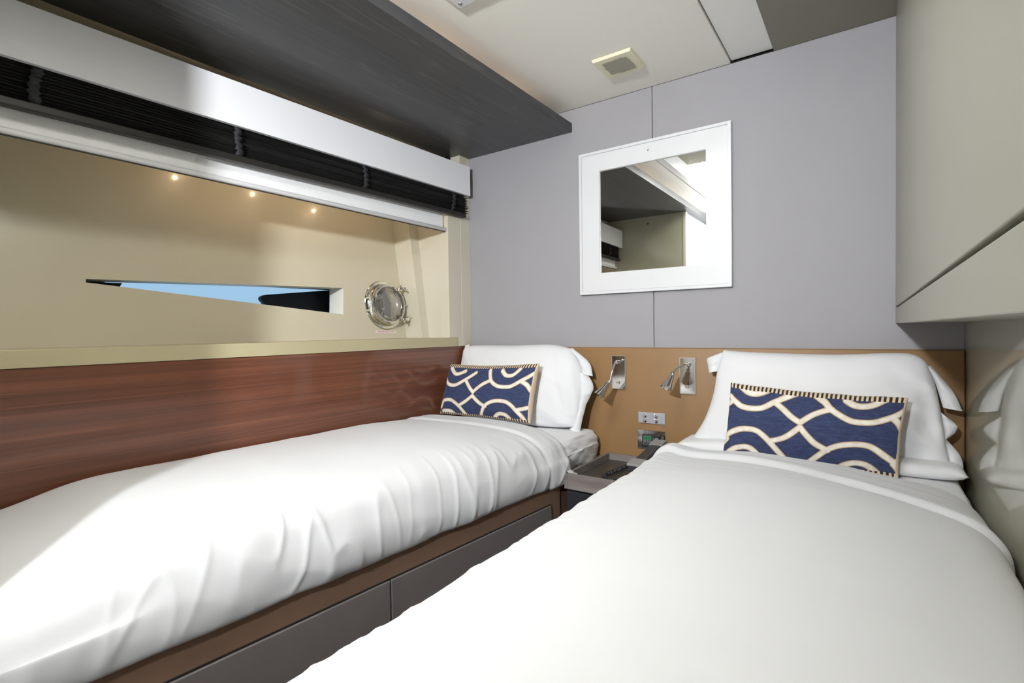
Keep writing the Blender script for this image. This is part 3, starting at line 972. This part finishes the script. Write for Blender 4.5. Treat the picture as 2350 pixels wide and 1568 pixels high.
flap('pillowcase_hem', [(-0.425, 0.985), (-0.448, 0.915)], [(-0.490, 0.958), (-0.478, 0.908)], ylean, 0.014, M_SHEET, pr, n=12, seed=11)
flap('pillowcase_hem', [(0.128, 0.950), (0.150, 0.905), (0.168, 0.832)], [(0.142, 0.950), (0.190, 0.880), (0.210, 0.826)], ylean, 0.014, M_SHEET, pr, seed=12)
flap('pillowcase_hem', [(0.146, 0.845), (0.160, 0.80), (0.166, 0.745)], [(0.165, 0.815), (0.199, 0.780), (0.174, 0.742)], ylean, 0.012, M_SHEET, pr, seed=13)
flap('pillowcase_hem', [(0.155, 0.745), (0.165, 0.70), (0.172, 0.652)], [(0.174, 0.745), (0.205, 0.700), (0.209, 0.655)], ylean, 0.012, M_SHEET, pr, seed=14)

# flat pillow lying under it
fp = empty('pillow', (-0.16, -0.18, 0.645), 'flat white pillow lying beneath the upright pillow on the right bed', 'pillow')
V, F = [], []
nu, nv = 70, 36
for side in (0, 1):
    for j in range(nv + 1):
        for i in range(nu + 1):
            u, v = i / nu, j / nv
            x = -0.555 + 0.765 * u
            y = -0.225 + 0.18 * v - 0.01 * math.sin(u * math.pi)
            t = (max(0, 1 - (2 * u - 1) ** 14) * max(0, 1 - (2 * v - 1) ** 6)) ** 0.5
            z = 0.667 + (0.024 * t * (0.55 + 0.45 * sm(0.0, 0.2, u)) + 0.002 * ridge(x * 9 + y * 7, y * 12, 21.0) * t if side == 0 else -0.0205 * t)
            V.append((x, y, z))
n = nu + 1
for side in (0, 1):
    o = side * n * (nv + 1)
    for j in range(nv):
        for i in range(nu):
            a = o + j * n + i
            F.append((a, a + 1, a + n + 1, a + n))
weld('pillow_body', V, F, M_SHEET, fp)

# ------------------------------------------------------------------ printed cushions
PATR = [[(0.018, 0.829), (0.057, 0.769), (0.109, 0.713), (0.215, 0.726), (0.296, 0.829), (0.377, 0.925), (0.434, 0.98)], [(0.301, 0.826), (0.352, 0.756), (0.408, 0.664), (0.462, 0.601)], [(0.462, 0.601), (0.524, 0.712), (0.587, 0.779), (0.627, 0.802)], [(0.51, 0.986), (0.581, 0.893), (0.627, 0.797), (0.723, 0.692), (0.796, 0.672), (0.868, 0.685), (0.943, 0.766), (1.0, 0.869)], [(0.936, 0.746), (0.967, 0.681), (0.99, 0.605)], [(0.465, 0.542), (0.403, 0.418), (0.355, 0.353), (0.297, 0.307)], [(0.465, 0.542), (0.513, 0.426), (0.56, 0.335), (0.63, 0.26)], [(0.002, 0.278), (0.043, 0.354), (0.098, 0.417), (0.15, 0.434), (0.204, 0.423), (0.251, 0.366), (0.293, 0.296), (0.356, 0.17), (0.424, 0.018)], [(0.524, 0.045), (0.577, 0.162), (0.629, 0.269), (0.683, 0.342), (0.738, 0.379), (0.794, 0.39), (0.843, 0.375), (0.886, 0.326), (0.929, 0.255), (0.97, 0.203), (1.007, 0.254)], [(0.052, 0.091), (0.085, 0.152), (0.111, 0.174), (0.145, 0.187), (0.182, 0.173), (0.22, 0.116), (0.259, 0.04)], [(0.698, 0.047), (0.728, 0.101), (0.767, 0.139), (0.807, 0.144), (0.84, 0.126), (0.874, 0.077), (0.909, 0.005)], [(0.087, 0.963), (0.125, 0.913), (0.17, 0.902), (0.213, 0.926), (0.254, 0.967)], [(0.694, 0.931), (0.737, 0.885), (0.786, 0.873), (0.834, 0.891), (0.886, 0.953)], [(0.005, 0.215), (0.025, 0.268)], [(0.01, 0.73), (0.034, 0.774)], [(0.964, 0.174), (1.018, 0.036)]]
PATL = [[(0.011, 0.714), (0.048, 0.645), (0.099, 0.608), (0.173, 0.618), (0.281, 0.732), (0.382, 0.869)], [(0.281, 0.727), (0.347, 0.593), (0.409, 0.494)], [(0.408, 0.503), (0.452, 0.584), (0.51, 0.666), (0.58, 0.729)], [(0.535, 0.908), (0.578, 0.742), (0.618, 0.671), (0.671, 0.625), (0.74, 0.614), (0.799, 0.626), (0.88, 0.708), (0.983, 0.84)], [(0.89, 0.708), (0.943, 0.643), (0.982, 0.545)], [(0.409, 0.43), (0.337, 0.314), (0.256, 0.213)], [(0.409, 0.43), (0.499, 0.295), (0.566, 0.236)], [(0.035, 0.148), (0.048, 0.265), (0.075, 0.302), (0.117, 0.317), (0.171, 0.296), (0.257, 0.204), (0.335, 0.07), (0.395, -0.027)], [(0.51, -0.016), (0.531, 0.124), (0.556, 0.232), (0.596, 0.302), (0.654, 0.35), (0.715, 0.363), (0.777, 0.348), (0.832, 0.29), (0.878, 0.206), (0.919, 0.131), (0.966, 0.013)], [(0.887, 0.215), (0.972, 0.263)], [(0.661, 0.009), (0.675, 0.069), (0.71, 0.12), (0.75, 0.126), (0.793, 0.096), (0.851, -0.008)], [(0.07, 0.087), (0.138, 0.096), (0.194, 0.058), (0.267, -0.03)], [(0.057, 0.928), (0.116, 0.841), (0.168, 0.828), (0.247, 0.888)], [(0.667, 0.908), (0.718, 0.827), (0.771, 0.813), (0.808, 0.842), (0.85, 0.926)]]

def cushion(corners, pat, wd, ht, label, seed, yl):
    TL, TR, BR, BL = corners
    def bow(a, b, k, ax):
        pts = []
        for i in range(9):
            f = i / 8
            q = [a[0] + (b[0] - a[0]) * f, a[1] + (b[1] - a[1]) * f]
            q[ax] += k * math.sin(math.pi * f) + 0.0015 * nz(i * 0.9, seed, ax)
            pts.append(tuple(q))
        return pts
    top, bot = bow(TL, TR, -0.008, 1), bow(BL, BR, 0.006, 1)
    lef, rig = bow(TL, BL, 0.006, 0), bow(TR, BR, -0.006, 0)
    lines = []
    for l in pat:
        # densify
        P = catmull([(a * wd, b * ht, 0) for a, b in l], 6 * (len(l) - 1))
        lines.append([(p.x, p.y) for p in P])
    segs = [(l[i], l[i + 1]) for l in lines for i in range(len(l) - 1)]
    nu, nv = 200, 120
    V, F = [], []
    rib, stp, pip, lin = [], [], [], []
    gx, gy = np.meshgrid(np.arange(nu + 1) / nu * wd, np.arange(nv + 1) / nv * ht)
    best = np.full(gx.shape, 0.04)
    for (a, b), (c, d) in segs:
        ex, ey = c - a, d - b
        q = max(ex * ex + ey * ey, 1e-12)
        t = np.clip(((gx - a) * ex + (gy - b) * ey) / q, 0, 1)
        best = np.minimum(best, np.hypot(a + ex * t - gx, b + ey * t - gy))
    for side in (0, 1):
        for j in range(nv + 1):
            for i in range(nu + 1):
                u, v = i / nu, j / nv
                x, z = coons(top, bot, lef, rig, u, v)
                t = puff(u, v, 0.40)
                y = yl(z)
                crea = 0.0025 * nz(x * 14, z * 14, seed) + 0.004 * ridge(x * 9 + z * 16, z * 7, seed + 2) * (sm(0.75, 1.0, u) + sm(0.2, 0.0, u))
                y += (-0.048 * t - crea * min(1, t * 2)) if side == 0 else 0.045 * t
                V.append((x, y, z))
                rib.append(float(best[j, i]))
                s = (u * wd / 0.0115) % 1.0
                stp.append(abs(s - 0.5) * 2)
                e = min(v, 1 - v) * ht
                pip.append(max(0.0, min(1.0, (0.0150 + 0.004 * nz(u * 5, seed, 3) - e) / 0.004 * 0.5 + 0.5)))
                e2 = (1 - u) * wd if side == 0 else 0.0
                lin.append(max(0.0, min(1.0, (0.011 - e2) / 0.004 * 0.5 + 0.5)))
    n = nu + 1
    for side in (0, 1):
        o = side * n * (nv + 1)
        for j in range(nv):
            for i in range(nu):
                a = o + j * n + i
                F.append((a, a + 1, a + n + 1, a + n))
    o = weld('cushion', V, F, M_CUSH, None, {'ribbon': rib, 'stripe': stp, 'piping': pip, 'linen': lin})
    return tag(o, label, 'cushion', 'navy ribbon cushions on the pillows')

def ycush(z): return -0.195 - 0.22 * (0.93 - z)
cushion([(-1.606, 0.917), (-1.123, 0.932), (-1.137, 0.690), (-1.634, 0.690)], PATL, 0.49, 0.25,
        'navy cushion with cream ribbon print on the left bed beside the wood panel', 1.0, ycush)
cushion([(-0.379, 0.888), (0.085, 0.868), (0.061, 0.652), (-0.395, 0.652)], PATR, 0.46, 0.235,
        'navy cushion with cream ribbon print on the right bed', 5.0, ycush)

# ================================================================== NIGHTSTAND
ns = empty('nightstand', (-0.73, -0.2, 0.0), 'dark wood nightstand with a raised tray rim between the beds', 'nightstand')
NX0, NX1, NY0 = -0.903, -0.545, -0.392
box('cabinet_body', NX0 + 0.004, NX1 - 0.004, NY0 + 0.018, -0.022, 0.0, 0.500, M_STAND, ns, 0.001)
box('drawer', NX0 + 0.008, NX1 - 0.008, NY0 + 0.004, NY0 + 0.0175, 0.255, 0.492, M_STAND, ns, 0.0015)
box('drawer', NX0 + 0.008, NX1 - 0.008, NY0 + 0.004, NY0 + 0.0175, 0.012, 0.248, M_STAND, ns, 0.0015)
box('tray_floor', NX0 + 0.014, NX1 - 0.014, NY0 + 0.014, -0.035, 0.5005, 0.531, M_TRAYIN, ns)
for a in ((NX0, NX0 + 0.013, NY0, -0.022), (NX1 - 0.013, NX1, NY0, -0.022), (NX0 + 0.0135, NX1 - 0.0135, NY0, NY0 + 0.013), (NX0 + 0.0135, NX1 - 0.0135, -0.035, -0.022)):
    box('tray_rim', *a, 0.5005, 0.556, M_TRAY, ns, 0.0012)

# telephone
ph = empty('telephone', (-0.64, -0.21, 0.531), 'black telephone handset with grey ends lying on the nightstand', 'telephone')
hexa('phone_base', [(-0.70, -0.335, 0.5315), (-0.60, -0.335, 0.5315), (-0.60, -0.075, 0.5315), (-0.70, -0.075, 0.5315),
                    (-0.692, -0.33, 0.560), (-0.608, -0.33, 0.560), (-0.608, -0.08, 0.598), (-0.692, -0.08, 0.598)], M_PHONE, ph, 0.004)
hs = hexa('handset', [(-0.683, -0.345, 0.580), (-0.637, -0.345, 0.580), (-0.637, -0.075, 0.612), (-0.683, -0.075, 0.612),
                 (-0.681, -0.343, 0.607), (-0.639, -0.343, 0.607), (-0.639, -0.077, 0.640), (-0.681, -0.077, 0.640)], M_PHONE, ph, 0.004)
for y0, y1, z0, z1 in ((-0.347, -0.290, 0.6075, 0.614), (-0.128, -0.073, 0.634, 0.6405)):
    hexa('handset_cap', [(-0.685, y0, z0 - 0.004), (-0.635, y0, z0 - 0.004), (-0.635, y1, z1 - 0.004), (-0.685, y1, z1 - 0.004),
                         (-0.684, y0, z0 + 0.004), (-0.636, y0, z0 + 0.004), (-0.636, y1, z1 + 0.004), (-0.684, y1, z1 + 0.004)], M_PHONEGREY, hs, 0.001)
# coiled cord
ctrl = [(-0.690, -0.30, 0.560), (-0.715, -0.335, 0.545), (-0.745, -0.335, 0.541), (-0.778, -0.318, 0.541), (-0.792, -0.285, 0.541), (-0.786, -0.235, 0.541), (-0.779, -0.185, 0.541), (-0.772, -0.140, 0.541), (-0.748, -0.115, 0.541), (-0.70, -0.11, 0.545)]
C = catmull(ctrl, 620)
pathc = []
for i, p in enumerate(C):
    t = (C[min(i + 1, len(C) - 1)] - C[max(i - 1, 0)]).normalized()
    u = t.cross(Vector((0, 0, 1))).normalized()
    v = u.cross(t)
    a = i * 0.62
    pathc.append(p + (u * math.cos(a) + v * math.sin(a)) * 0.0065)
tube('coiled_cord', pathc, 0.0016, M_PHONE, ph, 5)

# ================================================================== HEADBOARD FITTINGS
YH = -0.020
def reading_lamp(px0, px1, pz0, pz1, path, shade_a, shade_b, label):
    o = empty('reading_lamp', ((px0 + px1) / 2, YH, pz0), label, 'lamp', 'chrome reading lamps on the headboard')
    cx = (px0 + px1) / 2
    box('wall_plate', px0, px1, YH - 0.008, YH - 0.0005, pz0, pz1, M_CHROME, o, 0.0018)
    ring('plate_rim', (px0 - 0.0015, px1 + 0.0015, pz0 - 0.0015, pz1 + 0.0015), (px0 + 0.0012, px1 - 0.0012, pz0 + 0.0012, pz1 - 0.0012), YH - 0.0085, YH - 0.0005, M_STEEL, o)
    a = Vector(path[0])
    lathe('arm_joint', [(0.0001, 0.012), (0.005, 0.011), (0.008, 0.006), (0.0085, 0.0)], a, (0, -1, 0), M_CHROME, o, 16)
    C_ = catmull(path, 36)
    tube('gooseneck', C_, 0.0042, M_CHROME, o, 10)
    A, B = Vector(shade_a), Vector(shade_b)
    L = (B - A).length
    sd = lathe('lamp_shade', [(0.0001, -0.004), (0.0065, -0.003), (0.0075, 0.004), (0.0065, 0.008), (0.010, 0.014), (0.0130, L * 0.55), (0.0208, L * 0.93), (0.0230, L), (0.0212, L), (0.0190, L * 0.93), (0.008, L * 0.4)],
               A, B - A, M_SHADE, o, 28)
    lathe('bulb', [(0.007, L * 0.45), (0.011, L * 0.58), (0.011, L * 0.72), (0.0001, L * 0.80)], A, B - A, M_PHONEGREY, sd, 16)
    sw = lathe('switch_collar', [(0.0001, 0.004), (0.0045, 0.004), (0.006, 0.0)], (cx + 0.001, YH - 0.008, pz0 + 0.026), (0, -1, 0), M_STEEL, o, 12)
    tube('toggle', [(cx + 0.001, YH - 0.011, pz0 + 0.026), (cx - 0.002, YH - 0.024, pz0 + 0.0265)], [0.0016, 0.0022], M_CHROME, sw, 8)
    return o
reading_lamp(-0.876, -0.819, 0.825, 0.960, [(-0.848, YH - 0.010, 0.934), (-0.842, YH - 0.045, 0.940), (-0.836, YH - 0.085, 0.918), (-0.840, YH - 0.106, 0.870)],
             (-0.8405, YH - 0.108, 0.866), (-0.873, YH - 0.140, 0.809), 'chrome reading lamp on the headboard beside the left pillow')
reading_lamp(-0.598, -0.542, 0.821, 0.956, [(-0.565, YH - 0.010, 0.931), (-0.570, YH - 0.045, 0.934), (-0.582, YH - 0.080, 0.926), (-0.593, YH - 0.102, 0.908)],
             (-0.594, YH - 0.104, 0.905), (-0.609, YH - 0.135, 0.853), 'chrome reading lamp on the headboard beside the right pillow')

sp = empty('switch_panel', (-0.7125, YH, 0.693), 'silver switch plate with four round buttons on the headboard', 'switch')
box('plate', -0.7665, -0.6575, YH - 0.006, YH - 0.0003, 0.6930, 0.7370, M_SATIN, sp, 0.0018)
for bx_, led in ((-0.738, False), (-0.693, True)):
    for bz in (0.7225, 0.7045):
        b_ = lathe('button', [(0.0001, 0.0055), (0.005, 0.005), (0.0072, 0.003), (0.0078, 0.0)], (bx_, YH - 0.006, bz), (0, -1, 0), M_CHROME, sp, 18)
        if led:
            lathe('indicator', [(0.0001, 0.0012), (0.0016, 0.001), (0.002, 0.0)], (bx_ - 0.006, YH - 0.006, bz + 0.0085), (0, -1, 0), M_BLUELED, b_, 8)
box('print_line', -0.6795, -0.6655, YH - 0.0063, YH - 0.0059, 0.6975, 0.6988, M_PHONEGREY, sp)

cc = empty('climate_control', (-0.7125, YH, 0.589), 'black climate control with green display in a chrome plate on the headboard', 'control panel')
box('chrome_plate', -0.7705, -0.6575, YH - 0.004, YH - 0.0003, 0.5890, 0.6660, M_CHROME, cc, 0.0012)
ct = box('control_face', -0.7485, -0.6785, YH - 0.013, YH - 0.0042, 0.5990, 0.6490, M_PHONE, cc, 0.0015)
box('display', -0.7405, -0.7125, YH - 0.0142, YH - 0.0131, 0.6305, 0.6430, M_LCD, ct)
ring('display_rim', (-0.7420, -0.7110, 0.6290, 0.6445), (-0.7407, -0.7123, 0.6303, 0.6432), YH - 0.0145, YH - 0.0131, M_PHONEGREY, ct)
for i in range(3):
    for x in (-0.707, -0.702):
        box('indicator', x - 0.0012, x + 0.0012, YH - 0.0137, YH - 0.0131, 0.6305 + i * 0.005, 0.6325 + i * 0.005, M_PHONEGREY, ct)
def oval(name, cx, cz, rx, rz, mat, parent, y=YH - 0.0131, h=0.0016, n=20):
    V = [(cx + rx * math.cos(2 * math.pi * k / n), y - d, cz + rz * math.sin(2 * math.pi * k / n)) for d in (0, h) for k in range(n)]
    return link(name, V, [tuple(range(n)), tuple(range(2 * n - 1, n - 1, -1))] + [(i, (i + 1) % n, n + (i + 1) % n, n + i) for i in range(n)], mat, parent)
oval('button', -0.689, 0.6375, 0.0065, 0.0035, M_PHONEGREY, ct)
oval('button', -0.689, 0.6265, 0.0075, 0.0042, M_BLUEBTN, ct)
ring('button', (-0.7435, -0.7305, 0.6100, 0.6195), (-0.7423, -0.7317, 0.6112, 0.6183), YH - 0.0140, YH - 0.0131, M_PHONEGREY, ct)
ring('button', (-0.7255, -0.7125, 0.6100, 0.6195), (-0.7243, -0.7137, 0.6112, 0.6183), YH - 0.0140, YH - 0.0131, M_PHONEGREY, ct)
text_obj('lettering', 'Page Climate', (-0.742, YH - 0.0133, 0.6245), 0.0062, M_PRINTW, ct, (1, 0, 0), (0, 0, 1), 'LEFT')

# ================================================================== PORTHOLE
PN = Vector((1, 0, 0.1295)).normalized()
PC = Vector((hull_x(1.198), -0.333, 1.198))
PU = Vector((0, 1, 0))
PV = PN.cross(PU).normalized()
if PV.z < 0: PV = -PV
def pp(a, b, h=0.0):
    """porthole face: a along y (towards the headboard), b up, h out of the wall"""
    return PC + PU * a + PV * b + PN * h
po = empty('porthole', PC, 'round polished chrome porthole on the beige hull wall', 'porthole')
lathe('flange', [(0.080, 0.0), (0.116, 0.0005), (0.1165, 0.004), (0.113, 0.007), (0.102, 0.008), (0.098, 0.012), (0.097, 0.024), (0.093, 0.026), (0.086, 0.024)], PC, PN, M_CHROME, po, 56)
pd = lathe('hinged_ring', [(0.097, 0.027), (0.0985, 0.030), (0.0985, 0.038), (0.095, 0.043), (0.088, 0.045), (0.084, 0.043), (0.082, 0.038), (0.083, 0.028), (0.097, 0.027)], PC, PN, M_CHROME, po, 56)
lathe('glass', [(0.0001, 0.052), (0.03, 0.0505), (0.055, 0.0465), (0.072, 0.0415), (0.0825, 0.036)], PC, PN, M_PORTGLASS, pd, 56, None)
for k in range(8):
    t = math.pi * 2 * (k + 0.5) / 8
    c = pp(0.1085 * math.cos(t), 0.1085 * math.sin(t), 0.0075)
    lathe('screw', [(0.0001, 0.0018), (0.0035, 0.0014), (0.0045, 0.0)], c, PN, M_STEEL, po, 10)
# hinge on the foot side
for b in (0.028, -0.028):
    g = [tube_geo([pp(-0.102, b - 0.013, 0.032), pp(-0.102, b + 0.013, 0.032)], 0.0085, 12),
         tube_geo([pp(-0.102, b, 0.032), pp(-0.088, b, 0.040)], [0.007, 0.005], 10), tube_geo([pp(-0.102, b, 0.030), pp(-0.106, b, 0.004)], [0.006, 0.007], 10)]
    link('hinge_knuckle', *merge(*g), M_CHROME, po, True, None, 40)
tube('hinge_pin', [pp(-0.102, -0.052, 0.032), pp(-0.102, 0.052, 0.032)], 0.0038, M_CHROME, po, 10)
# swing bolts with wing nuts on the head side
for sgn in (1, -1):
    a0 = math.radians(48) * sgn
    ca, sa = math.cos(a0), math.sin(a0)
    base, out = pp(0.098 * ca, 0.098 * sa, 0.018), pp(0.103 * ca, 0.103 * sa, 0.072)
    lug = tube_geo([pp(0.082 * ca, 0.082 * sa, 0.046), pp(0.106 * ca, 0.106 * sa, 0.046)], [0.006, 0.009], 10)
    link('lug', *lug, M_CHROME, pd, True, None, 40)
    bolt = tube('swing_bolt', [base, out], 0.0038, M_CHROME, po, 10)
    nut = [lathe_geo([(0.0001, 0.010), (0.006, 0.009), (0.0075, 0.0), (0.0065, -0.008), (0.0001, -0.009)], out - PN * 0.012, PN, 14)]
    tdir = (PU * -sa + PV * ca)
    for q in (1, -1):
        e = out - PN * 0.008 + tdir * q * 0.020 + PN * 0.006
        nut.append(tube_geo([out - PN * 0.012, e], [0.004, 0.0032], 8))
        nut.append(lathe_geo([(0.0001, -0.0055), (0.0045, -0.003), (0.0055, 0.0), (0.0045, 0.003), (0.0001, 0.0055)], e, PN, 10))
    link('wing_nut', *merge(*nut), M_CHROME, bolt, True, None, 50)
kb = tube('pull_knob', [pp(0.096, -0.004, 0.038), pp(0.112, -0.004, 0.040)], [0.003, 0.0045], M_CHROME, pd, 8)

# warning sticker under the porthole
ROT = Vector((0, 1, -0.012)).normalized()
SC = Vector((hull_x(1.0725) + 0.0006, -0.338, 1.0725))
st = empty('warning_sticker', SC, 'small white sticker with red lettering under the porthole', 'sticker')
su = PV
sv = [SC + ROT * a * 0.0625 + su * b * 0.0052 + PN * h for h in (0.0, 0.0004) for a, b in ((-1, -1), (1, -1), (1, 1), (-1, 1))]
link('label_film', sv, [(0, 1, 2, 3), (7, 6, 5, 4), (0, 4, 5, 1), (1, 5, 6, 2), (2, 6, 7, 3), (3, 7, 4, 0)], M_STICKER, st)
text_obj('lettering', 'TO BE KEPT SHUT AT SEA', SC + PN * 0.0006, 0.0092, M_PRINTR, st, ROT, su, 'CENTER', 0.0002)
